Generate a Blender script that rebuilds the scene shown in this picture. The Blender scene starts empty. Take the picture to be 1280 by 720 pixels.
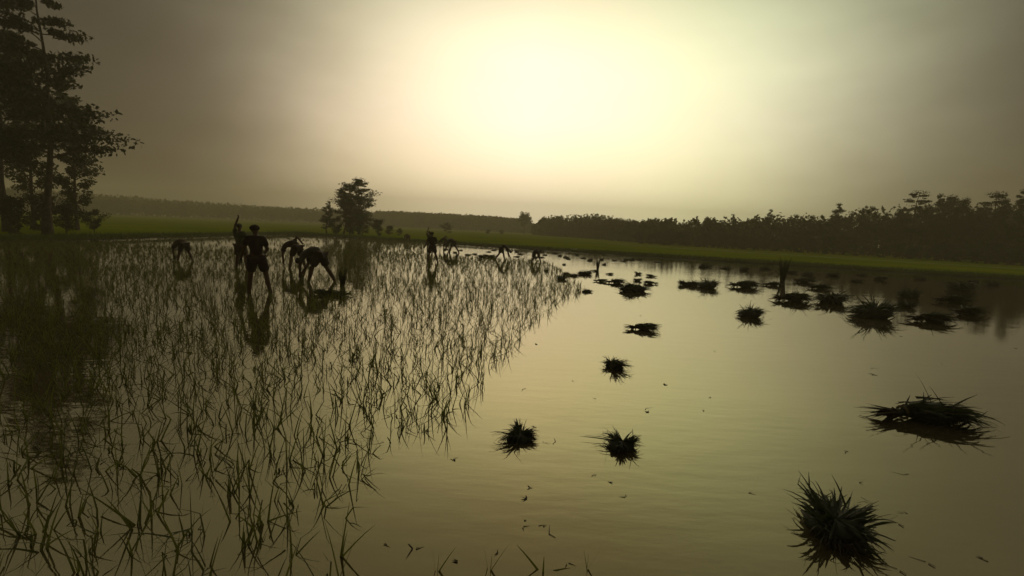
import bpy, bmesh, math, random
import numpy as np
from mathutils import Vector, Matrix, Euler
R = math.radians
PI = math.pi
rng = np.random.default_rng(7)
random.seed(7)
S = bpy.context.scene
COL = S.collection

# ------------------------------------------------------------------ camera
PXW, PXH, F = 1280.0, 720.0, 600.0
EYE = 2.0
cd = bpy.data.cameras.new('camera'); cam = bpy.data.objects.new('camera', cd); COL.objects.link(cam)
cd.sensor_width = 36.0; cd.lens = F/PXW*36.0; cd.clip_end = 6000; cd.clip_start = 0.05
PITCH, ROLL = R(6.94), R(2.55)
base = Euler((R(90)-PITCH, 0, 0)).to_matrix()
rot = base @ Matrix.Rotation(ROLL, 3, 'Z')
cam.matrix_world = Matrix.Translation((0, 0, EYE)) @ rot.to_4x4()
S.camera = cam

# ------------------------------------------------------------------ sky, sun, exposure
SUN_AZ, SUN_EL = R(3.0), R(20.0)          # azimuth from +Y towards +X
w = bpy.data.worlds.new('World'); S.world = w; w.use_nodes = True
nt = w.node_tree; nt.nodes.clear()
def N(t, **k):
    n = nt.nodes.new(t)
    for a, b in k.items(): setattr(n, a, b)
    return n
def M(op, a, b=None, clamp=False):
    n = N('ShaderNodeMath', operation=op); n.use_clamp = clamp
    for i, v in enumerate((a, b)):
        if v is None: continue
        if isinstance(v, (int, float)): n.inputs[i].default_value = v
        else: nt.links.new(v, n.inputs[i])
    return n.outputs[0]
tc = N('ShaderNodeTexCoord')
sep = N('ShaderNodeSeparateXYZ'); nt.links.new(tc.outputs['Generated'], sep.inputs[0])
az = M('ARCTAN2', sep.outputs[0], sep.outputs[1])
el = M('ARCSINE', sep.outputs[2])
# slow streaky haze that makes the edge of the bright break uneven
mp = N('ShaderNodeMapping'); mp.inputs['Scale'].default_value = (1.2, 1.2, 3.0)
nt.links.new(tc.outputs['Generated'], mp.inputs[0])
nz = N('ShaderNodeTexNoise'); nz.inputs['Scale'].default_value = 1.8; nz.inputs['Detail'].default_value = 4
nt.links.new(mp.outputs[0], nz.inputs[0])
wob = M('MULTIPLY', M('SUBTRACT', nz.outputs['Fac'], 0.5), 0.16)
a1 = M('ABSOLUTE', M('ADD', M('SUBTRACT', az, R(5.0)), wob))
fa = M('EXPONENT', M('MULTIPLY', M('POWER', M('DIVIDE', a1, R(28.0)), 3.4), -1.0))
e1 = M('ABSOLUTE', M('SUBTRACT', el, R(9.0)))
fe = M('EXPONENT', M('MULTIPLY', M('POWER', M('DIVIDE', e1, R(19.0)), 3.2), -1.0))
lobe = M('MULTIPLY', fa, fe)
mp2 = N('ShaderNodeMapping'); mp2.inputs['Scale'].default_value = (1.0, 1.0, 6.0)
nt.links.new(tc.outputs['Generated'], mp2.inputs[0])
nz2 = N('ShaderNodeTexNoise'); nz2.inputs['Scale'].default_value = 2.2; nz2.inputs['Detail'].default_value = 5
nt.links.new(mp2.outputs[0], nz2.inputs[0])
lobe = M('MULTIPLY', lobe, M('ADD', 0.93, M('MULTIPLY', nz2.outputs['Fac'], 0.14)))   # faint streaks of thicker dust
cr = N('ShaderNodeValToRGB')                     # colour of the lit dust by height
nt.links.new(M('DIVIDE', el, R(40.0), True), cr.inputs[0])
e = cr.color_ramp.elements
e[0].position = 0.0; e[0].color = (1.0, 0.88, 0.58, 1)
e[1].position = 1.0; e[1].color = (0.86, 0.93, 0.68, 1)
m_ = e.new(0.30); m_.color = (1.0, 0.905, 0.74, 1)
m_ = e.new(0.62); m_.color = (0.92, 0.95, 0.74, 1)
BG = 0.10
cr2 = N('ShaderNodeValToRGB')                    # the dust is tan to the left, greenish yellow to the right
nt.links.new(M('ADD', M('DIVIDE', az, R(60.0)), 0.5, True), cr2.inputs[0])
e2 = cr2.color_ramp.elements
e2[0].position = 0.18; e2[0].color = (1.0, .93, .80, 1); e2[1].position = 0.82; e2[1].color = (.93, 1.0, .82, 1)
q_ = e2.new(.52); q_.color = (1.0, .99, .95, 1)
hue = N('ShaderNodeVectorMath', operation='MULTIPLY')
nt.links.new(cr.outputs[0], hue.inputs[0]); nt.links.new(cr2.outputs[0], hue.inputs[1])
lobe_c = N('ShaderNodeVectorMath', operation='SCALE')
nt.links.new(hue.outputs[0], lobe_c.inputs[0]); nt.links.new(M('MULTIPLY', lobe, 1.22/BG), lobe_c.inputs['Scale'])
sky = N('ShaderNodeTexSky', sky_type='NISHITA'); sky.sun_disc = False
sky.sun_elevation = SUN_EL; sky.sun_rotation = SUN_AZ; sky.dust_density = 6.0; sky.air_density = 1.5
dim = N('ShaderNodeVectorMath', operation='MULTIPLY'); dim.inputs[1].default_value = (0.040, 0.030, 0.018)
nt.links.new(sky.outputs[0], dim.inputs[0])
base_c = N('ShaderNodeVectorMath', operation='ADD'); base_c.inputs[1].default_value = (0.045/BG, 0.039/BG, 0.027/BG)
nt.links.new(dim.outputs[0], base_c.inputs[0])
tot = N('ShaderNodeVectorMath', operation='ADD')
nt.links.new(lobe_c.outputs[0], tot.inputs[0]); nt.links.new(base_c.outputs[0], tot.inputs[1])
bg = N('ShaderNodeBackground'); bg.inputs['Strength'].default_value = BG
nt.links.new(tot.outputs[0], bg.inputs['Color'])
out = N('ShaderNodeOutputWorld'); nt.links.new(bg.outputs[0], out.inputs['Surface'])

ld = bpy.data.lights.new('sun', 'SUN'); ld.energy = 0.4; ld.angle = R(150); ld.color = (1.0, 0.9, 0.7)
sun = bpy.data.objects.new('sun', ld); COL.objects.link(sun)
sd = Vector((math.sin(SUN_AZ)*math.cos(SUN_EL), math.cos(SUN_AZ)*math.cos(SUN_EL), math.sin(SUN_EL)))
sun.rotation_euler = sd.to_track_quat('Z', 'Y').to_euler()
sun.location = sd*200
vs = S.view_settings; vs.view_transform = 'Standard'; vs.look = 'None'; vs.exposure = 0.12; vs.gamma = 1.0
vs.use_curve_mapping = False
S.cycles.volume_bounces = 1
S.cycles.max_bounces = 8

# ------------------------------------------------------------------ helpers
def ray(u, v):
    d = rot @ Vector(((u-PXW/2)/F, -(v-PXH/2)/F, -1.0))
    return d
def at(u, v, z=0.0):                     # a pixel of the photograph -> a point on the level z
    d = ray(u, v); t = (z-EYE)/d.z
    return Vector((d.x*t, d.y*t, z))
RT = np.array(rot.transposed())
def proj(P):                             # (n,3) -> pixels
    q = (np.asarray(P, float)-np.array([0, 0, EYE])) @ RT.T
    return np.stack([PXW/2+F*q[:, 0]/-q[:, 2], PXH/2-F*q[:, 1]/-q[:, 2]], 1)
def atD(u, D):                           # column u of the photograph (near the horizon) at depth D: ground x, y
    d = ray(u, 290); return Vector((d.x/d.y*D, D, 0))

def mat(name, col, rough=0.8, col2=None, scale=5.0, detail=4, spec=0.3, bump=0.0, bscale=40, trans=0.0):
    m = bpy.data.materials.new(name); m.use_nodes = True
    t = m.node_tree; b = t.nodes['Principled BSDF']
    b.inputs['Roughness'].default_value = rough
    b.inputs['Specular IOR Level'].default_value = spec
    b.inputs['Base Color'].default_value = (*col, 1)
    tcn = t.nodes.new('ShaderNodeTexCoord')
    if col2:
        n = t.nodes.new('ShaderNodeTexNoise'); n.inputs['Scale'].default_value = scale; n.inputs['Detail'].default_value = detail
        t.links.new(tcn.outputs['Object'], n.inputs['Vector'])
        r = t.nodes.new('ShaderNodeValToRGB'); r.color_ramp.elements[0].color = (*col, 1); r.color_ramp.elements[1].color = (*col2, 1)
        r.color_ramp.elements[0].position = 0.35; r.color_ramp.elements[1].position = 0.68
        t.links.new(n.outputs['Fac'], r.inputs[0]); t.links.new(r.outputs[0], b.inputs['Base Color'])
    if bump:
        n = t.nodes.new('ShaderNodeTexNoise'); n.inputs['Scale'].default_value = bscale; n.inputs['Detail'].default_value = 6
        t.links.new(tcn.outputs['Object'], n.inputs['Vector'])
        bn = t.nodes.new('ShaderNodeBump'); bn.inputs['Strength'].default_value = bump; bn.inputs['Distance'].default_value = 0.05
        t.links.new(n.outputs['Fac'], bn.inputs['Height']); t.links.new(bn.outputs[0], b.inputs['Normal'])
    return m

def translucent(m, col, f=.35):
    t = m.node_tree; b = t.nodes['Principled BSDF']; o = [n for n in t.nodes if n.type == 'OUTPUT_MATERIAL'][0]
    tr = t.nodes.new('ShaderNodeBsdfTranslucent'); tr.inputs[0].default_value = (*col, 1)
    mx = t.nodes.new('ShaderNodeMixShader'); mx.inputs[0].default_value = f
    t.links.new(b.outputs[0], mx.inputs[1]); t.links.new(tr.outputs[0], mx.inputs[2]); t.links.new(mx.outputs[0], o.inputs['Surface'])
def mesh_np(name, V, Fq, m, smooth=False):
    """numpy verts + (n,k) faces -> mesh data"""
    V = np.asarray(V, np.float32); Fq = np.asarray(Fq, np.int32)
    me = bpy.data.meshes.new(name)
    n, k = Fq.shape
    me.vertices.add(len(V)); me.vertices.foreach_set('co', V.ravel())
    me.loops.add(n*k); me.loops.foreach_set('vertex_index', Fq.ravel())
    me.polygons.add(n); me.polygons.foreach_set('loop_start', np.arange(0, n*k, k, dtype=np.int32))
    me.polygons.foreach_set('loop_total', np.full(n, k, np.int32))
    if smooth: me.polygons.foreach_set('use_smooth', np.ones(n, bool))
    me.update(calc_edges=True); me.validate()
    me.materials.append(m)
    return me
def ob(name, me, parent=None, loc=None):
    o = bpy.data.objects.new(name, me); COL.objects.link(o)
    if parent is not None: o.parent = parent
    if loc is not None: o.location = loc
    return o
def tag(o, label=None, cat=None, group=None, kind=None):
    if label: o['label'] = label
    if cat: o['category'] = cat
    if group: o['group'] = group
    if kind: o['kind'] = kind
    return o
def empty(name, loc=(0, 0, 0)):
    o = bpy.data.objects.new(name, None); COL.objects.link(o); o.location = loc; o.empty_display_size = .2
    return o
def copy_tree(o, loc, rz=0.0, sc=1.0):
    c = o.copy(); COL.objects.link(c); c.location = loc; c.rotation_euler = (0, 0, rz)
    c.scale = (sc,)*3 if isinstance(sc, (int, float)) else sc
    for ch in list(o.children):
        d = ch.copy(); COL.objects.link(d); d.parent = c
        for g in list(ch.children):
            k = g.copy(); COL.objects.link(k); k.parent = d
    return c

class MB:
    """collects quads"""
    def __init__(s): s.V = []; s.F = []; s.n = 0
    def add(s, V, Fq):
        s.V.append(np.asarray(V, float)); s.F.append(np.asarray(Fq, int)+s.n); s.n += len(V)
    def tube(s, pts, rad, k=6):
        pts = np.asarray(pts, float); n = len(pts); rad = np.broadcast_to(rad, n)
        T = np.gradient(pts, axis=0); T /= np.linalg.norm(T, axis=1)[:, None]+1e-9
        up = np.array([0, 0, 1.]) if abs(T[:, 2]).mean() < .8 else np.array([1., 0, 0])
        A = np.cross(T, up); A /= np.linalg.norm(A, axis=1)[:, None]+1e-9
        B = np.cross(T, A); th = np.arange(k)*2*PI/k
        V = pts[:, None]+rad[:, None, None]*(np.cos(th)[None, :, None]*A[:, None]+np.sin(th)[None, :, None]*B[:, None])
        i, j = np.meshgrid(np.arange(n-1), np.arange(k), indexing='ij')
        Fq = np.stack([i*k+j, i*k+(j+1) % k, (i+1)*k+(j+1) % k, (i+1)*k+j], -1).reshape(-1, 4)
        s.add(V.reshape(-1, 3), Fq)
    def lump(s, c, r, seed=0, nu=14, nv=8, amp=.15):
        g = np.random.default_rng(seed)
        th = np.linspace(0, 2*PI, nu, endpoint=False); ph = np.linspace(0.02, PI-0.02, nv)
        P = np.stack(np.meshgrid(th, ph, indexing='ij'), -1)
        D = np.stack([np.cos(P[..., 0])*np.sin(P[..., 1]), np.sin(P[..., 0])*np.sin(P[..., 1]), np.cos(P[..., 1])], -1)
        D = D*(1+amp*g.normal(size=D.shape[:2]))[..., None]
        V = np.asarray(c)+D*np.asarray(r)
        i, j = np.meshgrid(np.arange(nu), np.arange(nv-1), indexing='ij')
        Fq = np.stack([i*nv+j, i*nv+j+1, ((i+1) % nu)*nv+j+1, ((i+1) % nu)*nv+j], -1).reshape(-1, 4)
        s.add(V.reshape(-1, 3), Fq)
    def blades(s, base, d0, L, W, bend, seg=3, kink=None, g=rng):
        """n curved tapering strips. base (n,3), d0 (n,3) start direction, bend (n,) droop"""
        n = len(base); L = np.broadcast_to(L, n); W = np.broadcast_to(W, n); bend = np.broadcast_to(bend, n)
        d = d0/np.linalg.norm(d0, axis=1)[:, None]
        side = np.cross(d, np.array([0, 0, 1.])+g.normal(size=(n, 3))*.6); side /= np.linalg.norm(side, axis=1)[:, None]+1e-9
        p = base.copy(); rows = []
        for q in range(seg+1):
            t = q/seg
            wd = W*(1-t)**.7*.5+W*.06
            rows.append(np.stack([p-side*wd[:, None], p+side*wd[:, None]], 1))
            step = L/seg
            d = d+np.array([0, 0, -1.])*(bend*(.5+t))[:, None]/seg
            if kink is not None and q >= 1:
                hit = (g.random(n) < kink)[:, None]
                d = np.where(hit, d+g.normal(size=(n, 3))*np.array([.9, .9, .7]), d)
            d /= np.linalg.norm(d, axis=1)[:, None]
            p = p+d*step[:, None]
        V = np.stack(rows, 1).reshape(-1, 3)
        m = 2*(seg+1); o = np.arange(n)[:, None]*m
        Fq = np.concatenate([o+np.array([2*q, 2*q+1, 2*q+3, 2*q+2]) for q in range(seg)], 0)
        s.add(V, Fq)
    def quads(s, C, size, g=rng, flat=0.0):
        """leaf clumps: randomly turned little quads"""
        n = len(C); size = np.broadcast_to(size, n)
        a = g.normal(size=(n, 3)); a /= np.linalg.norm(a, axis=1)[:, None]
        b = np.cross(a, g.normal(size=(n, 3))); b /= np.linalg.norm(b, axis=1)[:, None]
        a = a*size[:, None]*.5; b = b*size[:, None]*.5*g.uniform(.35, .8, n)[:, None]
        V = np.stack([C-a, C+b*.9-a*.1, C+a, C-b*.9+a*.1], 1).reshape(-1, 3)
        s.add(V, np.arange(n*4).reshape(-1, 4))
    def mesh(s, name, m, smooth=False):
        return mesh_np(name, np.concatenate(s.V), np.concatenate(s.F), m, smooth)

# ------------------------------------------------------------------ materials
m_blade = mat('rice_blade', (.035, .055, .012), .55, (.075, .085, .025), 9)
m_bundle = mat('bundle_leaf', (.022, .034, .010), .6, (.055, .055, .02), 14)
m_root = mat('bundle_root', (.05, .035, .02), .9, (.025, .018, .01), 30)
m_tie = mat('straw_tie', (.16, .12, .05), .8, (.09, .07, .03), 40)
m_bark = mat('bark', (.05, .038, .026), .95, (.10, .08, .055), 6, bump=.5, bscale=20)
m_leaf = mat('leaf', (.030, .045, .014), .7, (.065, .075, .022), .8)
m_needle = mat('dark_leaf', (.020, .030, .012), .7, (.045, .055, .018), .8)
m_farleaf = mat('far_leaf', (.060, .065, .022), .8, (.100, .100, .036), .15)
m_field = mat('young_rice_field', (.13, .175, .002), .95, (.19, .235, .004), .12, 8, spec=.0, bump=.6, bscale=3)
m_bank = mat('bank_mud', (.040, .034, .016), .95, (.045, .060, .012), 1.3, 8, bump=.8, bscale=6)
m_grass = mat('bank_grass', (.055, .080, .010), .7, (.080, .105, .014), .7)
m_path = mat('pale_path', (.34, .31, .24), .95, (.22, .20, .14), .5)
m_skin = mat('skin', (.11, .060, .035), .6, (.085, .045, .026), 8)
m_hair = mat('hair', (.012, .010, .009), .6)
m_stalk = mat('straw', (.10, .085, .04), .8)

translucent(m_blade, (.16, .17, .03), .5); translucent(m_grass, (.10, .15, .015)); translucent(m_leaf, (.06, .08, .015), .3)
translucent(m_needle, (.04, .055, .012), .25); translucent(m_farleaf, (.08, .09, .02), .3); translucent(m_bundle, (.05, .07, .012), .25)
def water_mat():
    m = bpy.data.materials.new('muddy_water'); m.use_nodes = True
    t = m.node_tree; b = t.nodes['Principled BSDF']; L = t.links.new
    b.inputs['Roughness'].default_value = .04
    b.inputs['IOR'].default_value = 3.2; b.inputs['Specular Tint'].default_value = (1, .92, .52, 1)
    tcn = t.nodes.new('ShaderNodeTexCoord')
    n = t.nodes.new('ShaderNodeTexNoise'); n.inputs['Scale'].default_value = .35; n.inputs['Detail'].default_value = 6
    L(tcn.outputs['Object'], n.inputs['Vector'])
    r = t.nodes.new('ShaderNodeValToRGB')
    r.color_ramp.elements[0].color = (.032, .025, .010, 1); r.color_ramp.elements[1].color = (.092, .076, .038, 1)
    r.color_ramp.elements[0].position = .3; r.color_ramp.elements[1].position = .7
    L(n.outputs['Fac'], r.inputs[0]); L(r.outputs[0], b.inputs['Base Color'])
    def wave(scale, sx, sy, rz, dist):
        mpn = t.nodes.new('ShaderNodeMapping'); mpn.inputs['Scale'].default_value = (sx, sy, 1); mpn.inputs['Rotation'].default_value = (0, 0, rz)
        L(tcn.outputs['Object'], mpn.inputs[0])
        q = t.nodes.new('ShaderNodeTexNoise'); q.inputs['Scale'].default_value = scale; q.inputs['Detail'].default_value = 3
        L(mpn.outputs[0], q.inputs['Vector'])
        k = t.nodes.new('ShaderNodeMath'); k.operation = 'MULTIPLY'; k.inputs[1].default_value = dist
        L(q.outputs['Fac'], k.inputs[0]); return k.outputs[0]
    patch = t.nodes.new('ShaderNodeTexNoise'); patch.inputs['Scale'].default_value = .12; patch.inputs['Detail'].default_value = 3
    L(tcn.outputs['Object'], patch.inputs['Vector'])
    pr = t.nodes.new('ShaderNodeMapRange'); pr.inputs[1].default_value = .38; pr.inputs[2].default_value = .66
    pr.inputs[3].default_value = .25; pr.inputs[4].default_value = 1.0
    L(patch.outputs['Fac'], pr.inputs[0])
    ad = t.nodes.new('ShaderNodeMath'); ad.operation = 'ADD'
    L(wave(4.0, .55, 1.6, .10, .006), ad.inputs[0]); L(wave(1.1, .5, 1.5, -.15, .010), ad.inputs[1])
    mu = t.nodes.new('ShaderNodeMath'); mu.operation = 'MULTIPLY'; L(ad.outputs[0], mu.inputs[0]); L(pr.outputs[0], mu.inputs[1])
    bn = t.nodes.new('ShaderNodeBump'); bn.inputs['Strength'].default_value = .55; bn.inputs['Distance'].default_value = 1.0
    L(mu.outputs[0], bn.inputs['Height']); L(bn.outputs[0], b.inputs['Normal'])
    return m
m_water = water_mat()

# ------------------------------------------------------------------ the setting
pA = at(440, 297); pB = at(842, 322)            # two points of the far water edge
sl = (pB.y-pA.y)/(pB.x-pA.x)
def far_y(x): return pA.y+sl*(x-pA.x)
XL, XR, YN = -31.0, 62.0, 1.0
FLD = 0.18
inner = [Vector((XL, YN, 0)), Vector((XR, YN, 0)), Vector((XR, far_y(XR), 0)), Vector((XL, far_y(XL), 0))]
def off_poly(d):
    nf = Vector((-sl, 1, 0)).normalized()
    k = d/nf.y
    f = lambda x: far_y(x)+k
    return [Vector((XL-d, YN-d, 0)), Vector((XR+d, YN-d, 0)), Vector((XR+d, f(XR+d), 0)), Vector((XL-d, f(XL-d), 0))]
# ground sheet (a ring round the paddy), out to the horizon
a = off_poly(2.2); big = [(-620, -160), (620, -160), (620, 520), (-620, 520)]
V = [(p.x, p.y, FLD) for p in a]+[(x, y, FLD) for x, y in big]
ground = ob('ground', mesh_np('ground', V, [[i, (i+1) % 4, 4+(i+1) % 4, 4+i][::-1] for i in range(4)], m_field))
tag(ground, 'flat green field of young rice reaching to the woods', kind='structure')
# banks: cross-section swept round the paddy
prof = [(-.45, -.25), (-.08, -.02), (.12, .09), (.32, .17), (.75, .21), (1.4, .22), (1.9, .20), (2.25, FLD-.03)]
rings = []
per = []
NB = [26, 90, 120, 90]
for (d, z) in prof:
    q = off_poly(d); row = []
    for s_ in range(4):
        for k in range(NB[s_]):
            t_ = k/NB[s_]; p = q[s_].lerp(q[(s_+1) % 4], t_)
            row.append([p.x, p.y, z])
    rings.append(row)
rg = np.array(rings); nr, npd, _ = rg.shape
jit = np.random.default_rng(3).normal(size=(nr, npd, 3))*np.array([.10, .10, .022])
jit[0] *= .3; jit[-1] = 0
rg = rg+jit
i, j = np.meshgrid(np.arange(nr-1), np.arange(npd), indexing='ij')
Fq = np.stack([i*npd+j, i*npd+(j+1) % npd, (i+1)*npd+(j+1) % npd, (i+1)*npd+j], -1).reshape(-1, 4)[:, ::-1]
bank = ob('bank', mesh_np('bank', rg.reshape(-1, 3), Fq, m_bank, True))
tag(bank, 'low earth bund edging the flooded paddy', kind='structure')
q = off_poly(.3)
water = ob('water', mesh_np('water', [(p.x, p.y, 0) for p in q], [[0, 1, 2, 3]], m_water))
tag(water, 'still muddy paddy water reflecting the bright sky', kind='structure')
mudme = mesh_np('mud', [(p.x, p.y, -.28) for p in off_poly(1.2)], [[0, 1, 2, 3]], m_bank)
tag(ob('mud', mudme), 'paddy mud under the water', kind='structure')

# pale paths at the far side of the field
def strip(name, pts, wd, z, m):
    V = []
    for p in pts: V += [(p[0], p[1]-wd/2, z), (p[0], p[1]+wd/2, z)]
    return ob(name, mesh_np(name, V, [[2*k, 2*k+2, 2*k+3, 2*k+1] for k in range(len(pts)-1)], m))
def fpt(u, v): p = at(u, v, FLD); return (p.x, p.y)
tag(strip('path', [fpt(760, 304.5), fpt(800, 307.6), fpt(845, 310.8), fpt(960, 317.6), fpt(1290, 337.5)], 1.1, FLD+.06, m_path), 'pale earth track along the far edge of the field', kind='structure')
tag(strip('path', [(-120, 200), (-40, 215), (10, 225)], 7, FLD+.006, m_path), 'pale dry strip below the distant woods', kind='structure')

# grass on the banks: nobody could count it
g = np.random.default_rng(11)
mb = MB()
def grass_line(p, q_, n, lo, hi):
    t_ = g.random(n); dd = g.uniform(.15, 2.6, n)
    P = np.array(p)[None]*(1-t_)[:, None]+np.array(q_)[None]*t_[:, None]
    z = np.interp(dd, [x[0] for x in prof], [x[1] for x in prof])-.03
    dirn = np.array(q_)-np.array(p); nn = np.array([-dirn[1], dirn[0]]); nn = nn/np.linalg.norm(nn)
    base_ = np.stack([P[:, 0]+nn[0]*dd, P[:, 1]+nn[1]*dd, z], 1)
    d0 = np.stack([g.normal(size=n)*.35, g.normal(size=n)*.35, np.ones(n)], 1)
    mb.blades(base_, d0, g.uniform(lo, hi, n), .030, g.uniform(.2, 1.2, n), 2, g=g)
grass_line((XR, far_y(XR)), (-16, far_y(-16)), 15000, .10, .36)
grass_line((-16, far_y(-16)), (XL, far_y(XL)), 3500, .10, .4)
grass_line((XL, far_y(XL)), (XL, 14), 9000, .12, .45)
gr = ob('grass', mb.mesh('grass', m_grass)); tag(gr, 'rough grass along the paddy banks', 'grass', kind='stuff')

# ------------------------------------------------------------------ trees
def tree_meshes(seed, H, spread, crown0, nlimb, leaves, leaf, lm, layered=False, lean=0.0, droop=0.0, r0=None):
    g = np.random.default_rng(seed)
    tr = MB(); r0 = r0 or H*.014
    n = 9; t_ = np.linspace(0, 1, n)
    wig = np.cumsum(g.normal(size=(n, 2))*H*.010, 0)
    P = np.stack([wig[:, 0]+lean*t_**2*H, wig[:, 1], t_*H*.94-.15], 1)
    tr.tube(P, r0*(1-t_*.88)*(1+.6*np.exp(-t_*14)), 8)
    ends = []; wts = []
    for k in range(nlimb):
        tt = crown0+(1-crown0)*(k+g.random()*.8)/nlimb
        tt = min(tt, .97)
        p0 = np.array([np.interp(tt, t_, P[:, c]) for c in range(3)])
        a_ = k*2.4+g.normal()*.5
        u = (tt-crown0)/(1-crown0)
        prof_ = (math.sin(PI*min(1, .18+u*.82))**.7) if not layered else (1-u*.75)
        Ln = spread*prof_*g.uniform(.6, 1.15)
        up = (.25 if layered else .75+.5*u)+g.normal()*.15
        d = np.array([math.cos(a_), math.sin(a_), up]); d /= np.linalg.norm(d)
        pts = [p0]
        for s_ in range(4):
            d = d+g.normal(size=3)*.14+np.array([0, 0, -droop]); d /= np.linalg.norm(d)
            pts.append(pts[-1]+d*Ln/4)
        rr = r0*(1-tt*.85)*.5
        tr.tube(pts, np.linspace(rr, rr*.25, 5), 5)
        for s_ in (2, 3, 4):
            ends.append(pts[s_]); wts.append(Ln*(.16+.05*s_))
        for s_ in range(2):
            b0 = pts[1+s_]; d2 = d+g.normal(size=3)*.7; d2 /= np.linalg.norm(d2)
            e_ = b0+d2*Ln*.4
            tr.tube([b0, (b0+e_)/2+g.normal(size=3)*.05, e_], [rr*.4, rr*.3, rr*.12], 4)
            ends.append(e_); wts.append(Ln*.24)
    ends = np.array(ends); wts = np.array(wts)
    top = np.array([P[-1]]); ends = np.concatenate([ends, top]); wts = np.append(wts, spread*.28)
    pick = g.choice(len(ends), leaves, p=wts/wts.sum())
    keep = g.random(len(ends)); 
    off = g.normal(size=(leaves, 3)); off *= (g.random(leaves)**.5/np.linalg.norm(off, axis=1))[:, None]
    flat = .45 if layered else .8
    C = ends[pick]+off*wts[pick][:, None]*np.array([1.25, 1.25, flat])
    cr_ = MB(); cr_.quads(C, g.uniform(leaf*.5, leaf*1.4, leaves), g)
    return tr.mesh('trunk', m_bark, True), cr_.mesh('crown', lm)
def plant_tree(name, ms, loc, rz, sc, label, group=None, cat='tree'):
    t_ = empty(name, loc); t_.rotation_euler = (0, 0, rz); t_.scale = sc if hasattr(sc, '__len__') else (sc,)*3
    ob('trunk', ms[0], t_); ob('crown', ms[1], t_)
    return tag(t_, label, cat, group)

TALL = [tree_meshes(100+k, 16, 3.0, .22, 26, 9000, .30, m_leaf, r0=.17) for k in range(4)]
SLIM = [tree_meshes(140+k, 16, 2.2, .14, 28, 8000, .28, m_leaf, r0=.14) for k in range(3)]
LAYR = [tree_meshes(170+k, 17, 4.6, .30, 28, 9500, .30, m_needle, layered=True, r0=.24) for k in range(2)]
ROUND = [tree_meshes(200+k, 8.5, 2.7, .40, 18, 6500, .24, m_needle, r0=.15) for k in range(2)]
BUSH = [tree_meshes(230+k, 2.6, 1.5, .08, 14, 2600, .17, m_needle, r0=.05) for k in range(3)]

# the dark tree at the corner of the bank, in front of the bright sky
for k, (u, dy, ms, Hm, hpx, wid, lb) in enumerate([
        (449, 5, TALL[1], 16, 72, 1.9, 'dark spreading tree at the right end of the clump on the far bank corner'),
        (428, 7, TALL[3], 16, 60, 1.6, 'leafy dark tree in the middle of the clump on the far bank corner'),
        (409, 9, SLIM[0], 16, 42, 1.7, 'bushy tree at the left end of the clump on the far bank corner'),
        (437, 10, SLIM[2], 16, 60, 1.7, 'slim tree behind the spreading tree on the far bank corner')]):
    p = at(u, 294, FLD); y = p.y+dy; x = p.x*(y/p.y); s_ = hpx*y/F/Hm
    plant_tree('broadleaf_tree', ms, (x, y, FLD), .6+k, (s_*wid, s_*wid, s_), lb)
for k, (u, dy, s_, lb) in enumerate([(463, 4, .95, 'leafy shrub right of the spreading tree trunk'), (474, 6, .62, 'low shrub on the bank, second from the right of the corner clump'), (444, 3, 1.1, 'tall dense shrub under the spreading tree'), (484, 8, .45, 'smallest shrub on the far bank right of the corner clump'), (424, 4, 1.0, 'dense shrub under the leafy tree of the corner clump'), (402, 5, .9, 'shrub under the bushy tree at the left end of the corner clump')]):
    p = at(u, 295, FLD)
    plant_tree('shrub', BUSH[k % 3], (p.x, p.y+dy, FLD), k*1.7, s_, lb, cat='shrub')
# tall trees on the left-hand bund
yc = far_y(XL)
for k, (u, D, top, ms, lb) in enumerate([
        (58, 33, -40, LAYR[0], 'tallest tree with layered dark branches on the left bund'),
        (10, 36, 20, LAYR[1], 'layered tree left of the tallest tree on the bund'),
        (92, 44, 92, SLIM[1], 'slim tree right of the tallest tree on the left bund'),
        (38, 42, 70, TALL[2], 'leafy tree behind the trunk of the tallest tree')]):
    p = atD(u, D); hz_ = 287+.0446*(u-640); h_ = (hz_-top)*D/F+EYE-FLD
    Hm = 17 if k < 2 else 16
    sw = h_/Hm*(.92 if k < 2 else 1.0)
    plant_tree('bank_tree', ms, (p.x, D, FLD), k*2.1+.4, (sw, sw, h_/Hm), lb)
for k, (u, D, s_, lb) in enumerate([(20, 33, 1.0, 'leafy shrub under the layered tree at the left end of the bund'), (84, 37, .9, 'shrub at the foot of the tallest tree, on its right'), (118, 42, .7, 'small shrub on the bund right of the slim tree'), (52, 40, 1.2, 'dense shrub behind the trunk of the tallest tree')]):
    p = atD(u, D); plant_tree('shrub', BUSH[k % 3], (p.x, D, FLD), k*1.3, s_, lb, cat='shrub')
# a loose row of young trees where the right-hand wood comes nearer
gq = np.random.default_rng(9)
u = 805; k = 0
while u < 1300:
    D_ = np.interp(u, [805, 1300], [104, 66])+gq.uniform(0, 5)
    p = atD(u, D_); hz_ = 287+.0446*(u-640)
    top = np.interp(u, [805, 842, 1000, 1180, 1300], [279, 276, 266, 244, 240])+gq.uniform(-1, 1)*np.interp(u, [805, 1300], [5, 17])
    h_ = (hz_-top)*D_/F+EYE-FLD; s_ = h_/16; sw = s_*gq.uniform(1.0, 1.35)
    lb = 'young slender tree in the row edging the right-hand wood'
    plant_tree('row_tree', (SLIM+TALL+[LAYR[1], SLIM[0]])[int(gq.integers(9))], (p.x, D_, FLD), gq.random()*6, (sw, sw, s_), lb, 'row of young trees by the right wood')
    u += gq.uniform(9, 17)*np.interp(u, [805, 1300], [.9, 1.5]); k += 1

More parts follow.
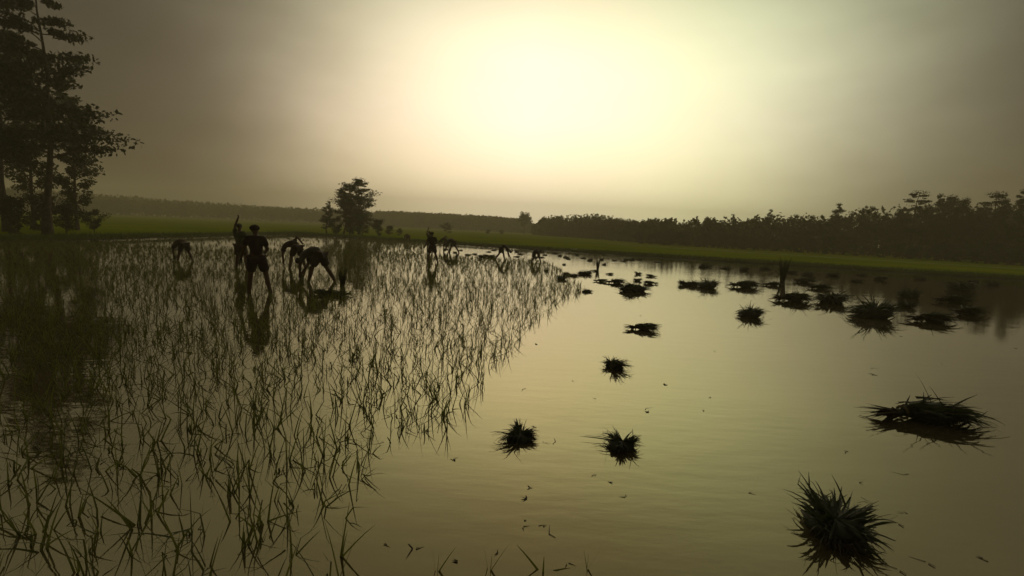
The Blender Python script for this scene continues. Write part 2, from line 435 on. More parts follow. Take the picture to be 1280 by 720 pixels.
u = 800; k = 0
while u < 1300:
    D_ = np.interp(u, [800, 1300], [100, 62])+gq.uniform(0, 4); p = atD(u, D_); s_ = gq.uniform(.6, 1.25)
    plant_tree('shrub', BUSH[k % 3], (p.x, D_, FLD), k*1.3, (s_*1.2, s_*1.2, s_), 'low shrub in the undergrowth below the right-hand row of young trees', 'shrubs below the right row of trees', 'shrub')
    u += gq.uniform(7, 15); k += 1
# the lone tree and bushes out in the field
def px_tree(name, ms, Hm, u, vbase, vtop, D, label, cat='tree', wide=1.0):
    p = atD(u, D); h = (vbase-vtop)*D/F
    s_ = h/Hm
    plant_tree(name, ms, (p.x, D, FLD), 1.0, (s_*wide, s_*wide, s_), label, cat=cat)
def lone_meshes():
    g = np.random.default_rng(300); tr = MB(); cr_ = MB()
    tr.tube([[0, 0, -.2], [.05, 0, 2], [-.05, .1, 5], [.1, 0, 8.2]], [.17, .14, .10, .03], 8)
    for k in range(34):
        d = g.normal(size=3); d *= g.random()**.4/np.linalg.norm(d)
        c = np.array([0, 0, 6.2])+d*np.array([2.9, 2.9, 2.9])*np.array([1-.4*max(0, d[2]), 1-.4*max(0, d[2]), 1])
        if g.random() < .8: tr.tube([[0, 0, max(2.2, c[2]-1.5)], (np.array([0, 0, c[2]-1.0])+c)/2, c], [.05, .035, .012], 4)
        off = g.normal(size=(75, 3)); off *= (g.random(75)**.5/np.linalg.norm(off, axis=1))[:, None]
        cr_.quads(c+off*.85, g.uniform(.25, .6, 75), g)
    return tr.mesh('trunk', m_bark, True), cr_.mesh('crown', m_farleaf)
LONE = lone_meshes()
px_tree('lone_tree', LONE, 10.0, 655, 291, 260.5, 200, 'lone tall tree on a thin trunk between the two distant woods')
px_tree('field_bush', BUSH[0], 2.7, 559, 290.5, 277.5, 140, 'round dark bush standing alone in the field before the left woods', 'bush', 1.15)
px_tree('field_bush', BUSH[1], 2.7, 610, 292, 285.5, 150, 'small bush at the edge of the field right of the round bush', 'bush', 1.2)
px_tree('field_bush', BUSH[2], 2.7, 627, 292.5, 287, 160, 'smallest bush in the field, nearest the lone tree', 'bush', 1.2)

# the distant woods: one mass each
def woods(name, pts, n, seed, leaf, depth, label, ragged):
    g = np.random.default_rng(seed); mb = MB(); tb = MB()
    pts = np.array(pts, float)               # u, D, top pixel
    for k in range(n):
        u = np.interp((k+g.random())/n, np.linspace(0, 1, len(pts)), pts[:, 0])
        D = np.interp(u, pts[:, 0], pts[:, 1]); vt = np.interp(u, pts[:, 0], pts[:, 2])
        back = g.random()**1.5*depth
        hz = 287+.0446*(u-640)
        h = (hz-vt)*D/F+EYE-FLD
        p = atD(u, D+back)
        h = h*(1+back/D*.8)*g.uniform(1-ragged, 1+ragged*.7)
        r = h*.20*g.uniform(.8, 1.3)
        m = 110
        off = g.normal(size=(m, 3)); off *= (g.random(m)**.4/np.linalg.norm(off, axis=1))[:, None]
        c = np.array([p.x, p.y, FLD+h*.52])
        top = np.clip(off[:, 2], 0, 1)[:, None]
        C = c+off*np.array([r, r, h*.50])*np.where(np.arange(3) < 2, 1-.45*top, 1)
        mb.quads(C, g.uniform(leaf*.6, leaf*1.4, m), g)
        mb.tube([[p.x, p.y, FLD-.1], [p.x+g.normal()*.1, p.y, FLD+h*.4]], [h*.013, h*.008], 4)
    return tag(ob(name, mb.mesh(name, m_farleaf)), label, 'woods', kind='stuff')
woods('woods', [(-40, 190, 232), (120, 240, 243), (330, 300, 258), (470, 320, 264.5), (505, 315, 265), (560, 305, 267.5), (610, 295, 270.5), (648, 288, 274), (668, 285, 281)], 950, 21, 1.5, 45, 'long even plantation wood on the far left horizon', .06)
woods('woods', [(666, 210, 283), (673, 196, 279), (678, 190, 273.5), (700, 172, 272.5), (742, 150, 271), (770, 130, 275.5), (800, 116, 280), (818, 110, 276.5), (842, 102, 278), (960, 92, 274), (1160, 84, 262), (1310, 78, 256)], 900, 22, .75, 28, 'darker ragged wood along the field on the right of the lone tree', .22)

# ------------------------------------------------------------------ rice seedlings
edge = [(678, 326), (700, 336), (733, 364), (700, 380), (650, 430), (605, 480), (580, 512), (548, 548), (505, 556), (455, 582), (440, 640), (428, 722)]
E = np.array([[*at(u, v).xy] for u, v in edge])      # the planted edge on the water, far to near
ex = E[::-1, 0]; ey = E[::-1, 1]
def planted(X, Y):
    okx = X < np.interp(Y, ey, ex)
    ytop = np.where(X < at(530, 310).x*(Y/at(530, 310).y), 1e3, E[0, 1]+ (X-E[0, 0])*-.1)
    return okx & (Y < ytop) & (Y > 1.9)
def hills(x0_, x1_, y0_, y1_, sp, g):
    nx, ny = int((x1_-x0_)/sp), int((y1_-y0_)/sp)
    gx, gy = np.meshgrid(np.arange(nx), np.arange(ny))
    X = x0_+(gx.ravel()+.5+g.uniform(-.42, .42, gx.size))*sp; Y = y0_+(gy.ravel()+.5+g.uniform(-.42, .42, gx.size))*sp
    return X, Y
g = np.random.default_rng(31)
PX, PY = [], []
for (y0_, y1_, sp) in [(1.9, 9, .20), (9, 18, .225), (18, 34, .31), (34, 69, .46)]:
    X, Y = hills(XL+.5, 8, y0_, y1_, sp, g)
    keep = planted(X, Y) & (np.abs(X)/Y < 1.25) & (Y < far_y(X)-.4)
    nse = np.sin(X*1.3+np.sin(Y*.9)*1.7)*np.sin(Y*1.1+X*.4)
    keep &= g.random(len(X)) < .88+.18*nse
    dark = (X < np.interp(Y, [30, 66], [-13.5, -19.5])) & (Y > 30)      # thinner strip near the left corner
    keep &= ~(dark & (g.random(len(X)) < .75))
    PX.append(X[keep]); PY.append(Y[keep])
PX = np.concatenate(PX); PY = np.concatenate(PY)
D = np.hypot(PX, PY)
uv = proj(np.stack([PX, PY, np.zeros_like(PX)], 1))
inframe = (uv[:, 0] > -60) & (uv[:, 0] < 1340) & (uv[:, 1] < 800)
PX, PY, D, uv = PX[inframe], PY[inframe], D[inframe], uv[inframe]
order = np.argsort(D)
def clump(mbx, cx, cy, Dd, g, nb=None):
    n = nb or int(g.integers(3, 8))
    a_ = g.random(n)*2*PI; tl = np.abs(g.normal(size=n))*.50+.06
    d0 = np.stack([np.cos(a_)*np.sin(tl), np.sin(a_)*np.sin(tl), np.cos(tl)], 1)
    b_ = np.stack([cx+g.normal(size=n)*.018, cy+g.normal(size=n)*.018, np.full(n, -.03)], 1)
    L_ = g.uniform(.16, .40, n)*np.interp(Dd, [10, 30], [1, .78])
    mbx.blades(b_, d0, L_, max(.0120, Dd*.00068), g.uniform(.05, 1.0, n), 4, kink=.24, g=g)
protos = []
for k in range(28):
    mb = MB(); clump(mb, 0, 0, 5, g, int(3+k % 5)); protos.append(mb.mesh('rice_seedling', m_blade))
near = order[:296]
for n_, i_ in enumerate(near):
    o = ob('rice_seedling', protos[n_ % 28], None, (PX[i_], PY[i_], 0)); o.rotation_euler = (0, 0, g.random()*6.28)
    s_ = g.uniform(.85, 1.2); o.scale = (s_,)*3
    tag(o, 'thin bent rice seedling in the nearest part of the planted water', 'rice seedling', 'rice seedlings nearest the viewer')
mb = MB()
for i_ in order[296:]: clump(mb, PX[i_], PY[i_], D[i_], g)
tag(ob('rice_seedlings', mb.mesh('rice_seedlings', m_blade)), 'dense planted rice seedlings spreading back over the shallow water', 'rice seedlings', kind='stuff')
for (u, v, lb, k) in [(612, 714, 'pair of upright seedling blades rising beside a bubble at the near edge', 3), (677, 714, 'thin short seedling between the two bigger ones at the near edge', 5), (733, 714, 'forked seedling with two long crossing blades at the near edge', 8), (546, 714, 'faint lone seedling standing leftmost in the open dark water', 10)]:
    p = at(u, v); mb = MB()
    n = 3; d0 = np.array([[.05, 0, 1], [.5, .1, .9], [-.18, .1, 1]]) if k != 5 else np.array([[.0, 0, 1], [-.5, .1, .6], [.9, 0, .35]])
    mb.blades(np.array([[0, 0, -.03]]*3)+g.normal(size=(3, 3))*.008, d0, np.array([.15, .22, .18]), .014, .2, 4, g=g)
    tag(ob('rice_seedling', mb.mesh('rice_seedling', m_blade), None, p), lb, 'rice seedling')

# ------------------------------------------------------------------ bundles of seedlings lying in the water
def bundle_tuft(seed, n=360):
    """a thrown-down bundle: several floppy locks of leaves lying over each other"""
    g = np.random.default_rng(seed); lf = MB(); rt = MB()
    nl = 7; la = g.random()*6.28+np.arange(nl)*2*PI/nl+g.normal(size=nl)*.35; lw = g.dirichlet(np.ones(nl)*2.5); ll = g.uniform(.45, 1.3, nl); lt = g.uniform(.75, 1.5, nl)
    q = g.choice(nl, n, p=lw)
    a_ = la[q]+g.normal(size=n)*.24; tl = lt[q]+g.normal(size=n)*.17
    d0 = np.stack([np.cos(a_)*np.sin(tl), np.sin(a_)*np.sin(tl), np.abs(np.cos(tl))+.04], 1)
    r_ = .20*g.random(n)
    b_ = np.stack([np.cos(a_)*r_, np.sin(a_)*r_, .03+.11*g.random(n)], 1)
    lf.blades(b_, d0, g.uniform(.14, .36, n)*ll[q], .021, g.uniform(.2, 1.5, n), 4, kink=.14, g=g)
    lf.lump((0, 0, .03), (.22, .20, .09), seed, amp=.25)
    m = 70; ra = g.random()*6.28; a2 = ra+g.normal(size=m)*.5
    rt.blades(np.stack([np.cos(ra)*.12+g.normal(size=m)*.05, np.sin(ra)*.12+g.normal(size=m)*.05, .03+.06*g.random(m)], 1), np.stack([np.cos(a2), np.sin(a2), g.normal(size=m)*.2], 1), g.uniform(.08, .24, m), .012, .5, 3, kink=.3, g=g)
    return [('leaves', lf.mesh('leaves', m_bundle)), ('roots', rt.mesh('roots', m_root))]
def bundle_spindle(seed, n=330):
    g = np.random.default_rng(seed); lf = MB()
    a_ = g.normal(size=n)*.36; b2 = np.abs(g.normal(size=n))*.15
    d0 = np.stack([np.cos(a_), np.sin(a_), b2+.03], 1)
    bx_ = -.12+.36*g.random(n); b_ = np.stack([bx_, g.normal(size=n)*(.02+.22*np.clip(bx_+.1, 0, 1)), .04+.07*g.random(n)], 1)
    lf.blades(b_, d0, g.uniform(.14, .40, n), .021, g.uniform(.15, .9, n), 4, kink=.09, g=g)
    lf.tube([[-.17, 0, .05], [-.08, 0, .055], [.05, .01, .05], [.18, 0, .045], [.27, 0, .04]], [.028, .030, .062, .098, .05], 9)
    rt = MB(); m = 46
    rt.blades(np.stack([np.full(m, -.14), g.normal(size=m)*.02, .05+.02*g.random(m)], 1), np.stack([-np.ones(m), g.normal(size=m)*.28, g.normal(size=m)*.12], 1), g.uniform(.08, .34, m), .02, .15, 2, g=g)
    rt.lump((-.19, 0, .045), (.05, .04, .035), seed, amp=.25)
    tie = MB(); th = np.linspace(0, 2*PI, 15)
    tie.tube(np.stack([np.full(15, -.10), np.cos(th)*.055, .055+np.sin(th)*.045], 1), .011, 5)
    return [('leaves', lf.mesh('leaves', m_bundle)), ('roots', rt.mesh('roots', m_root)), ('tie', tie.mesh('tie', m_tie))]
def bundle_heap(seed):
    g = np.random.default_rng(seed); lf = MB(); rt = MB()
    for q in range(4):
        n = 120; c = np.array([-.25+.18*q, g.normal()*.07, .02]); a0 = g.random()*6.28
        a_ = g.random(n)*6.28 if q % 2 else a0+g.normal(size=n)*.9; b2 = np.abs(g.normal(size=n))*.30
        d0 = np.stack([np.cos(a_), np.sin(a_), b2+.05], 1)
        lf.blades(c+np.abs(g.normal(size=(n, 3)))*np.array([.07, .07, .06]), d0, g.uniform(.14, .42, n), .03, g.uniform(.1, .6, n), 3, kink=.06, g=g)
        lf.lump(c+np.array([0, 0, .04]), (.17, .13, .05+.04*g.random()), seed+q, amp=.22)
        m = 22; rt.blades(np.tile(c+np.array([0, 0, .05]), (m, 1)), np.stack([-np.cos(a0)+g.normal(size=m)*.3, -np.sin(a0)+g.normal(size=m)*.3, np.full(m, .06)], 1), g.uniform(.15, .3, m), .02, .2, 2, g=g)
    return [('leaves', lf.mesh('leaves', m_bundle)), ('roots', rt.mesh('roots', m_root))]
TUFT = [bundle_tuft(400+k) for k in range(8)]
SPIN = [bundle_spindle(420+k) for k in range(4)]
HEAP = [bundle_heap(440+k) for k in range(4)]
WID = {'t': .80, 's': .88, 'h': 1.05}
def place_bundle(kind, k, u, v, wpx, rz, label, group=None, sq=1.0, tall=1.0):
    p = at(u, v); dist = (p-Vector((0, 0, EYE))).length
    parts = {'t': TUFT, 's': SPIN, 'h': HEAP}[kind]; parts = parts[(k+int(u)) % len(parts)]
    s_ = wpx*dist/F/WID[kind]
    o = empty('rice_bundle', p); o.rotation_euler = (0, 0, rz); o.scale = (s_, s_*sq, s_*tall)
    for nm, me in parts: ob(nm, me, o)
    return tag(o, label, 'rice bundle', group)
B = [  # kind, variant, u, v (centre of the mass at water level), width px, turn, label
 ('t', 0, 650, 548, 50, 2.6, 'ragged round rice bundle floating nearest the viewer, left of the spiky one'),
 ('t', 1, 777, 560, 50, .8, 'spiky rice bundle with long stray stalks reaching to its left'),
 ('t', 2, 767, 459, 36, 1.9, 'small round rice bundle floating alone above the spiky bundle'),
 ('s', 0, 799, 412, 40, .06, 'lone broom-shaped rice bundle with its root end pointing left'),
 ('h', 0, 790, 364, 40, .1, 'wide flat rice bundle heap lowest of the cluster by the open water'),
 ('s', 1, 767, 354, 26, .1, 'fat rice bundle just above the wide flat heap'),
 ('s', 2, 749, 352, 17, .1, 'slim rice bundle left of the fat bundle above the heap'),
 ('t', 3, 797, 351, 12, 0, 'little round tuft standing on the water above the wide heap'),
 ('s', 3, 815, 355, 18, 2.9, 'ragged rice bundle right of the wide flat heap'),
 ('s', 0, 815, 346, 14, 2.2, 'upper of the two rice bundles right of the wide heap'),
 ('h', 1, 733, 365, 14, 0, 'small dark bundle at the tip of the planted seedlings'),
 ('h', 2, 730, 343, 20, .2, 'pair of flattened bundles left of the upright bundle'),
 ('h', 3, 716, 345, 14, .1, 'rice bundle touching the left end of the flattened pair'),
 ('t', 0, 702, 349, 17, 0, 'dark bundle nearest the seedlings in the long cluster'),
 ('t', 1, 707, 343, 10, 0, 'small bundle resting above the dark bundle by the seedlings'),
 ('t', 2, 683, 339, 8, 0, 'tiny bundle at the edge of the seedlings near the bent worker'),
 ('s', 1, 761, 343, 10, .1, 'small pointed bundle right of the upright bundle'),
 ('t', 3, 798, 343, 10, 0, 'small tuft alone above the slim pair of bundles'),
 ('s', 2, 743, 339, 10, .1, 'small bundle at the foot of the upright bundle'),
 # the wide water on the right
 ('s', 0, 1142, 524, 104, .04, 'large fanned rice bundle with its tied end pointing left'),
 ('t', 1, 1043, 666, 96, 2.2, 'largest bristling round rice bundle in the dark near water'),
 ('t', 1, 1092, 397, 52, .05, 'big ragged bundle lying furthest out towards the far right bank'),
 ('s', 3, 1158, 402, 44, .0, 'long flat bundle trailing off the right end of the big ragged bundle'),
 ('t', 2, 1132, 384, 20, 0, 'small tuft standing up behind the big ragged bundle'),
 ('t', 2, 1038, 378, 40, .1, 'broad shaggy bundle left of the big ragged bundle'),
 ('s', 1, 985, 376, 46, .05, 'spindle bundle with its narrow end to the left of the shaggy one'),
 ('t', 3, 1138, 372, 26, .4, 'round bundle above the small tuft and big ragged bundle'),
 ('s', 2, 1186, 378, 36, .1, 'ragged bundle, upper of the pair by the right edge'),
 ('s', 3, 1206, 393, 36, .3, 'ragged bundle, lower of the pair by the right edge'),
 ('t', 3, 938, 396, 34, .0, 'oval dark bundle alone in the water left of the spindle'),
 ('s', 0, 1021, 361, 26, .1, 'small pointed bundle above the broad shaggy one'),
 ('s', 0, 926, 359, 38, .1, 'fan-shaped bundle nearest the stake-like upright bundle'),
 ('t', 0, 885, 360, 30, .2, 'ragged bundle left of the fan-shaped bundle by the tall upright one'),
 ('h', 1, 862, 357, 26, .2, 'dark low bundle at the left end of the row below the right bank'),
 ('s', 1, 1002, 353, 26, .3, 'bundle just right of the tall upright bundle'),
 ('t', 2, 1198, 362, 30, .2, 'upright shaggy bundle behind the ragged pair'),
 ('s', 2, 963, 357, 22, .1, 'slim bundle at the foot of the tall upright bundle'),
]
for (kd, k, u, v, wpx, rz, lb) in B: place_bundle(kd, k, u, v, wpx, rz, lb, tall=1.0 if wpx > 60 else 1.25 if kd == 's' else 1.1)
# stray stalks of the spiky bundle
mb = MB(); p = at(765, 552); n = 4
mb.blades(np.array([[0, 0, .03]]*n)+g.normal(size=(n, 3))*.01, np.array([[-1, .12, .08], [-1, -.05, .12], [-1, .2, .05], [-.9, .05, .3]]), np.array([.30, .28, .20, .16]), .012, .12, 4, g=g)
tag(ob('loose_stalks', mb.mesh('loose_stalks', m_bundle), None, p), 'few loose stalks lying left of the spiky rice bundle', 'stalks')
# small bundles far off
far = [(557, 312), (575, 313), (569, 316), (584, 319), (592, 318), (600, 325), (617, 313), (610, 315), (646, 315), (650, 318), (645, 321), (678, 315), (681, 319), (693, 317), (700, 320), (707, 322), (720, 319), (705, 331), (710, 324), (738, 324), (752, 325), (768, 326), (779, 327), (790, 325), (799, 325), (822, 328), (755, 331), (737, 326), (728, 323), (668, 322), (880, 334), (905, 336), (930, 338), (956, 337), (985, 341), (1010, 344), (1040, 345), (1075, 344), (1100, 350), (1150, 349), (1215, 352), (1240, 356), (1070, 352)]
gf = np.random.default_rng(12)
for k, (u, v) in enumerate(far):
    wp = gf.uniform(6, 9) if u < 850 else gf.uniform(11, 17)
    right = u > 850
    place_bundle('hst'[k % 3], k, u, v, wp, gf.normal()*.25, 'small dark bundle scattered on the water before the right-hand bank bank' if right else 'tiny dark seedling bundle far off on the bright water near the green bank', 'far bundles by the right bank' if right else 'far bundles on the bright water')
# long raft of bundles beside the bent workers
for (u, v, wpx, lb) in [(607, 321.5, 24, 'long low raft of bundles behind the stooping worker with raised back'), (561, 326.5, 14, 'dark swan-like bundle pile beside the standing worker'), (783, 325, 10, 'flat dark bundle alone near the foot of the green bank'), (676, 322, 9, 'flat bundle at the right hand of the worker bent double')]:
    place_bundle('h', 1, u, v, wpx, 0, lb, sq=.6, tall=.7)
# bundles standing upright
def upright(u, v, hpx, label):
    p = at(u, v); h = hpx*p.y/F; gg = np.random.default_rng(int(u)); n = 130
    o = empty('upright_bundle', p)
    lf = MB(); a_ = gg.random(n)*2*PI
    d0 = np.stack([np.cos(a_)*.14, np.sin(a_)*.14, np.ones(n)], 1)
    lf.blades(np.stack([np.cos(a_)*.07, np.sin(a_)*.07, np.zeros(n)], 1)*h, d0, gg.uniform(.45, 1.1, n)*h, .04*h, .35, 3, kink=.08, g=gg)
    lf.tube([[0, 0, -.1*h], [0, 0, .3*h], [.02*h, 0, .62*h]], [.10*h, .07*h, .02*h], 8)
    ob('leaves', lf.mesh('leaves', m_bundle), o)
    tie = MB(); th = np.linspace(0, 2*PI, 15)
    tie.tube(np.stack([np.cos(th)*.085*h, np.sin(th)*.085*h, np.full(15, .30*h)], 1), .02*h, 5)
    ob('tie', tie.mesh('tie', m_tie), o)
    tag(o, label, 'rice bundle')
upright(747, 337, 14, 'slim bundle standing upright in the water right of the flattened pair')
upright(571, 324, 8, 'stubby upright bundle at the tail of the swan-like pile')
upright(978, 352, 29, 'tall upright bundle like a stake before the right-hand bank')

# floating specks
def speck(u, v, s_, label, light=False):
    p = at(u, v); mb = MB(); gg = np.random.default_rng(int(u*7+v))
    mb.blades(np.tile([[0, 0, .004]], (3, 1)), np.stack([gg.normal(size=3), gg.normal(size=3)*.6, np.full(3, .05)], 1), s_, s_*.35, .05, 2, g=gg)
    tag(ob('floating_leaf', mb.mesh('floating_leaf', m_stalk if light else m_root), None, p), label, 'leaf scrap')
for a_ in [(662, 610, .03, 'dark leaf scrap, upper of two below the round bundle'), (658, 624, .045, 'dark leaf scrap, lower of two below the round bundle'), (669, 430, .06, 'tiny scrap alone at the tip of the seedlings'), (811, 515, .05, 'small sprig floating between bundle and right-hand water'), (830, 481, .05, 'thin scrap floating right of the small round bundle'), (1091, 468, .07, 'tiny sprig floating above the large fanned bundle')]: speck(*a_)
for a_ in [(622, 692, .03, 'pale scrap floating beside the near upright blades'), (572, 703, .035, 'pale leaf scrap at the near edge of the water'), (763, 603, .03, 'pale scrap below the spiky bundle'), (569, 576, .03, 'pale fleck in the open water left of the round bundle'), (655, 651, .02, 'pale fleck lowest below the two dark scraps')]: speck(*a_, light=True)

gs = np.random.default_rng(77)
SCR = []
for k in range(6):
    mb = MB(); mb.blades(gs.normal(size=(2, 3))*np.array([.01, .01, 0])+np.array([0, 0, .004]), gs.normal(size=(2, 3))*np.array([1, 1, .02]), gs.uniform(.03, .11, 2), .007, .02, 2, kink=.3, g=gs)
    SCR.append(mb.mesh('straw_scrap', m_stalk if k % 2 else m_root))
for k in range(46):
    u, v = gs.uniform(470, 1270), gs.uniform(390, 715)
    p = at(u, v)
    if p.x < np.interp(p.y, ey, ex)+.1: continue
    o = ob('straw_scrap', SCR[k % 6], None, p); o.rotation_euler = (0, 0, gs.random()*6.28)
    tag(o, 'tiny straw scrap drifting on the open water', 'straw scrap', 'straw scraps on the open water')

# ------------------------------------------------------------------ people
def skin_obj(name, verts, edges, radii, root, m, parent=None, levels=2):
    me = bpy.data.meshes.new(name); me.from_pydata([tuple(v) for v in verts], edges, []); me.materials.append(m)
    o = ob(name, me, parent)
    o.modifiers.new('skin', 'SKIN').use_smooth_shade = True
    sv = me.skin_vertices[0].data
    for k, r in enumerate(radii):
        rr = r if hasattr(r, '__len__') else (r, r)
        sv[k].radius = rr; sv[k].use_root = (k == root)
    sb = o.modifiers.new('sub', 'SUBSURF'); sb.levels = levels; sb.render_levels = levels
    return o
def cloth(c1, c2): 
    return mat('cloth', c1, .9, c2, 6)
CL = {'dark': cloth((.030, .018, .016), (.045, .028, .022)), 'blue': cloth((.03, .035, .05), (.045, .05, .065)), 'grey': cloth((.09, .085, .075), (.06, .055, .05)),
      'pale': cloth((.55, .52, .46), (.40, .37, .32)), 'brown': cloth((.06, .04, .025), (.09, .06, .04)), 'olive': cloth((.04, .045, .02), (.06, .06, .03))}
def person(J, loc, rz, sc, label, shirt='dark', shorts='dark', cap=None, group=None):
    """J: dict of joints, facing +Y; builds one body mesh, clothes, hair or cap"""
    names = []; V = []; Rr = []; Ed = []
    def v(p, r, link=None):
        V.append(Vector(p)); Rr.append(r)
        if link is not None: Ed.append((link, len(V)-1))
        return len(V)-1
    pel = v(J['pelvis'], (.13, .10)); mid = v(J['mid'], (.125, .09), pel); ch = v(J['chest'], (.15, .10), mid)
    nk = v(J['neck'], .055, ch); hd = Vector(J['head']); nkv = Vector(J['neck']); up = (hd-nkv).normalized()
    h1 = v(nkv+up*.07, .055, nk); h2 = v(hd+up*.0, (.078, .088), h1); h3 = v(hd+up*.09, (.070, .080), h2)
    face = Vector(J['face']).normalized()
    v(hd+face*.105-up*.005, .014, h2)                       # nose
    right = face.cross(up)
    for s_ in (-1, 1): v(hd+right*s_*.085, .016, h2)        # ears
    for s_, nm in ((-1, 'l'), (1, 'r')):
        sh = v(J['sh'+nm], .060, ch); elb = v(J['el'+nm], .050, sh); wr = v(J['wr'+nm], .036, elb)
        d = (Vector(J['wr'+nm])-Vector(J['el'+nm])).normalized(); side = d.cross(Vector((.3, .9, .2))).normalized(); nrm = d.cross(side)
        pm = v(Vector(J['wr'+nm])+d*.055, (.036, .020), wr)
        for q, ln in enumerate((.060, .072, .068, .052)):
            f0 = Vector(J['wr'+nm])+d*.095+side*(q-1.5)*.021
            a = v(f0, .0095, pm); b = v(f0+d*ln*.55+nrm*.008, .0085, a); v(f0+d*ln*.85+nrm*.035, .007, b)
        t0 = Vector(J['wr'+nm])+d*.04+side*-.038; a = v(t0, .011, wr); v(t0+d*.04-side*.022+nrm*.012, .009, a)
        hp = v(J['hip'+nm], .100, pel); kn = v(J['kn'+nm], .068, hp)
        kv = Vector(J['kn'+nm]); av = Vector(J['an'+nm])
        cf = v(kv.lerp(av, .35)+Vector((0, -.015, 0)), .066, kn); an = v(av, .045, cf)
        v(av+Vector((0, .10, -.05)), .036, an); 
        v(av+Vector((0, .19, -.065)), .024, len(V)-1)
    o = skin_obj('person', V, Ed, Rr, pel, m_skin, levels=2)
    o.location = loc; o.rotation_euler = (0, 0, rz); o.scale = (sc,)*3
    # shirt with sleeves
    V2 = [J['pelvis'], J['mid'], J['chest'], Vector(J['chest']).lerp(Vector(J['neck']), .6), J['shl'], Vector(J['shl']).lerp(Vector(J['ell']), .75), J['shr'], Vector(J['shr']).lerp(Vector(J['elr']), .75)]
    skin_obj('shirt', V2, [(0, 1), (1, 2), (2, 3), (2, 4), (4, 5), (2, 6), (6, 7)], [(.172, .150), (.165, .135), (.182, .135), (.088, .088), .098, .084, .098, .084], 0, CL[shirt], o)
    V3 = [Vector(J['pelvis'])+Vector((0, 0, .02)), J['hipl'], Vector(J['hipl']).lerp(Vector(J['knl']), .92), J['hipr'], Vector(J['hipr']).lerp(Vector(J['knr']), .92)]
    skin_obj('shorts', V3, [(0, 1), (1, 2), (0, 3), (3, 4)], [(.165, .145), .142, .128, .142, .128], 0, CL[shorts], o)
    q = MB(); c = hd+up*.065-face*.015
    if cap:
        q.lump((0, 0, 0), (.118, .122, .085), 1, 16, 10, .03)
        q.lump((0, .01, -.015), (.121, .127, .035), 2, 16, 8, .03)
    else:
        q.lump((0, 0, 0), (.098, .106, .088), 3, 16, 10, .05)
    hme = q.mesh('hair', CL[cap] if cap else m_hair, True)
    h = ob('turban' if cap else 'hair', hme, o); h.location = c
    zax = up; yax = (face-up*face.dot(up)).normalized(); xax = yax.cross(zax)
    h.rotation_euler = Matrix((xax, yax, zax)).transposed().to_euler()
    return tag(o, label, 'person', group)
def stand(armraise=False, lean=0.0):
    J = dict(pelvis=(0, 0, .90), mid=(-.01, -.01, 1.10), chest=(-.02, -.01, 1.30), neck=(-.02, .0, 1.45), head=(-.04, .03, 1.58), face=(0, 1, -.2),
             shl=(-.20, -.01, 1.37), ell=(-.30, .02, 1.12), wrl=(-.40, .14, .90), shr=(.16, -.01, 1.37), elr=(.23, .08, 1.12), wrr=(.14, .28, 1.02),
             hipl=(-.10, 0, .86), knl=(-.17, .05, .46), anl=(-.20, 0, -.04), hipr=(.10, 0, .86), knr=(.19, .06, .48), anr=(.33, -.05, -.04))
    if armraise: J.update(ell=(-.26, .05, 1.60), wrl=(-.16, .08, 1.90))
    return J
def stoop(spread=.18, low=0.0, arch=0.0, stride=.12, loop=False):
    J = dict(pelvis=(0, -.06, .84), mid=(0, .14, .96+arch), chest=(0, .36, .88+arch-low), neck=(0, .50, .78-low), head=(0, .60, .68-low), face=(0, .5, -1),
             shl=(-.19, .38, .84-low), ell=(-.22, .46, .52-low*.5), wrl=(-.12, .52, .22), shr=(.19, .38, .84-low), elr=(.22, .46, .50-low*.5), wrr=(.10, .60, .20),
             hipl=(-.10, -.06, .80), knl=(-.10-spread*.5, .04+stride*.4, .42), anl=(-.10-spread, stride, -.04), hipr=(.10, -.06, .80), knr=(.10+spread*.5, -.08-stride*.5, .42), anr=(.10+spread, -.12-stride*1.6, -.04))
    if loop: J.update(elr=(.24, .16, 1.22), wrr=(.16, -.12, 1.02))
    return J
def put(J, u, v, hpx, Hm, rz, label, **k):
    p = at(u, v); s_ = hpx*p.y/F/Hm
    return person(J, (p.x, p.y, 0), rz, s_, label, **k)
put(stand(), 540, 328, 37, 1.68, .25, 'person standing astride in dark shorts among the seedlings, back to the viewer', shorts='dark', shirt='dark', cap='dark')
put(stand(True), 536.5, 314.0, 27.5, 1.90, -.2, 'person with one arm raised, half hidden behind the standing worker', shirt='olive', shorts='brown')
put(stoop(.14, .05, .05, .2), 566, 316.0, 18, 1.06, 1.45, 'stooping person in grey shirt planting right of the standing worker', shirt='grey', shorts='dark')
put(stoop(.12, -.02, .05, .1, True), 557, 311.5, 17, 1.25, 1.2, 'stooping person with a crooked arm, behind the worker in the grey shirt', shirt='dark', shorts='dark')
put(stoop(.12, .06, .10, .26), 627, 324.5, 19, 1.1, -1.45, 'bent person with arched back reaching down beside the bundle raft', shirt='dark', shorts='dark')
put(stoop(.26, .12, .08, .05), 670, 328.0, 17.5, 1.1, .15, 'person bent double over spread legs at the tip of the seedlings', shirt='grey', shorts='dark')
put(stoop(.15, .05, .03, .1), 510, 302.5, 10.0, 1.06, 1.2, 'distant bent person in a pale turban by the far bank', shirt='brown', shorts='dark', cap='pale')
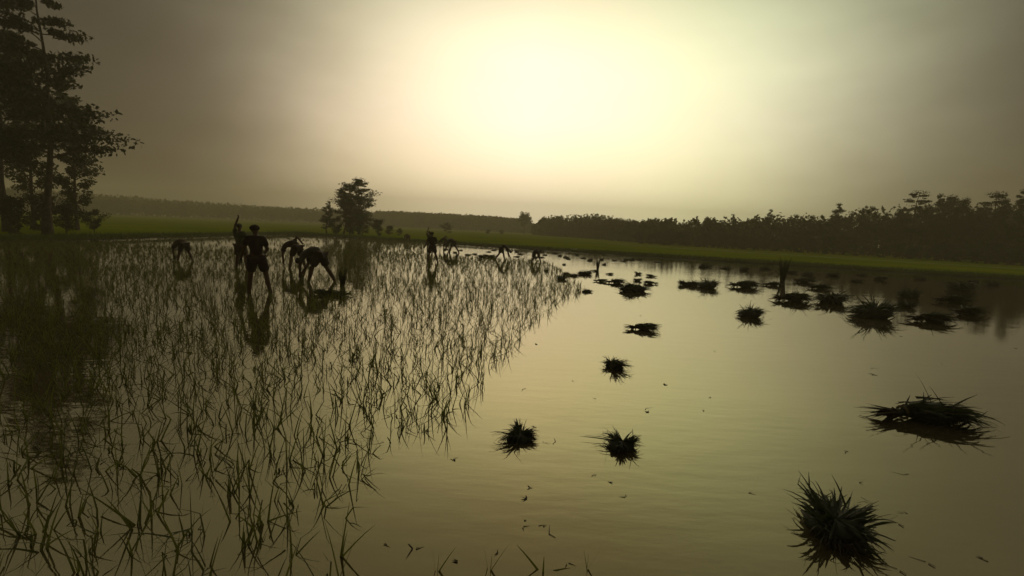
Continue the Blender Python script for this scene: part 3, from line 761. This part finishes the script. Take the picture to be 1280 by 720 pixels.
# the workers on the left, nearer
put(stand(), 322, 365, 82, 1.68, .25, 'larger person standing astride among seedlings below the left bank', shirt='dark', shorts='dark', cap='dark')
put(stand(True), 301, 336, 62, 1.90, -.2, 'person with raised arm behind the larger standing worker on the left', shirt='olive', shorts='brown')
put(stoop(.14, .05, .05, .2), 398, 352, 44, 1.06, 1.45, 'larger stooping person in grey shirt, right of the big standing worker', shirt='grey', shorts='dark')
put(stoop(.12, -.02, .05, .1, True), 370, 335, 40, 1.25, 1.2, 'stooping person with a crooked arm between the big standing and grey-shirted workers', shirt='dark', shorts='dark')
put(stoop(.15, .05, .03, .1), 230, 326, 27, 1.06, 1.2, 'bent person in a pale turban between the left bund trees and standing workers', shirt='brown', shorts='dark', cap='pale')
place_bundle('h', 1, 410, 369, 42, 0, 'dark heaped bundle on the water beside the larger stooping worker', sq=.6, tall=.8)
upright(428, 360, 26, 'stubby upright bundle right of the larger stooping worker')

# seedlings in the workers' hands
def held(J, u, v, hpx, Hm, rz, hand, label):
    p = at(u, v); s_ = hpx*p.y/F/Hm
    q = Matrix.Rotation(rz, 3, 'Z') @ (Vector(J[hand])*s_)
    gg = np.random.default_rng(int(u)); n = 40; mb = MB()
    mb.blades(gg.normal(size=(n, 3))*.012, np.stack([gg.normal(size=n)*.3, gg.normal(size=n)*.3, -np.ones(n)*.8], 1), gg.uniform(.15, .34, n), .016, .1, 3, kink=.1, g=gg)
    mb.blades(gg.normal(size=(n, 3))*.012, np.stack([gg.normal(size=n)*.2, gg.normal(size=n)*.2, np.ones(n)], 1), gg.uniform(.06, .16, n), .012, .2, 2, g=gg)
    tag(ob('seedling_bunch', mb.mesh('seedling_bunch', m_bundle), None, Vector((p.x, p.y, 0))+q-Vector((0, 0, .04))), label, 'seedling bunch')
held(stand(), 322, 365, 82, 1.68, .25, 'wrl', 'bunch of seedlings hanging from the hand of the larger standing worker')
held(stoop(.14, .05, .05, .2), 398, 352, 44, 1.06, 1.45, 'wrr', 'bunch of seedlings in the hand of the larger grey-shirted worker')
held(stoop(.15, .05, .03, .1), 230, 326, 27, 1.06, 1.2, 'wrl', 'bunch of seedlings in the hand of the worker nearest the left bund trees')

# ------------------------------------------------------------------ the hazy air
HAZE = True
if HAZE:
    me = bpy.data.meshes.new('haze'); bm = bmesh.new(); bmesh.ops.create_cube(bm, size=1); bm.to_mesh(me); bm.free()
    hz = ob('haze', me); hz.scale = (1250, 690, 32); hz.location = (0, 180, 14.5)
    m = bpy.data.materials.new('haze'); m.use_nodes = True; t = m.node_tree; t.nodes.clear()
    o_ = t.nodes.new('ShaderNodeOutputMaterial'); pv = t.nodes.new('ShaderNodeVolumePrincipled')
    pv.inputs['Color'].default_value = (.95, .86, .58, 1); pv.inputs['Density'].default_value = .0020; pv.inputs['Anisotropy'].default_value = .3
    t.links.new(pv.outputs[0], o_.inputs['Volume']); me.materials.append(m)
    tag(hz, 'thin dusty evening haze over the paddy', 'haze', kind='stuff')
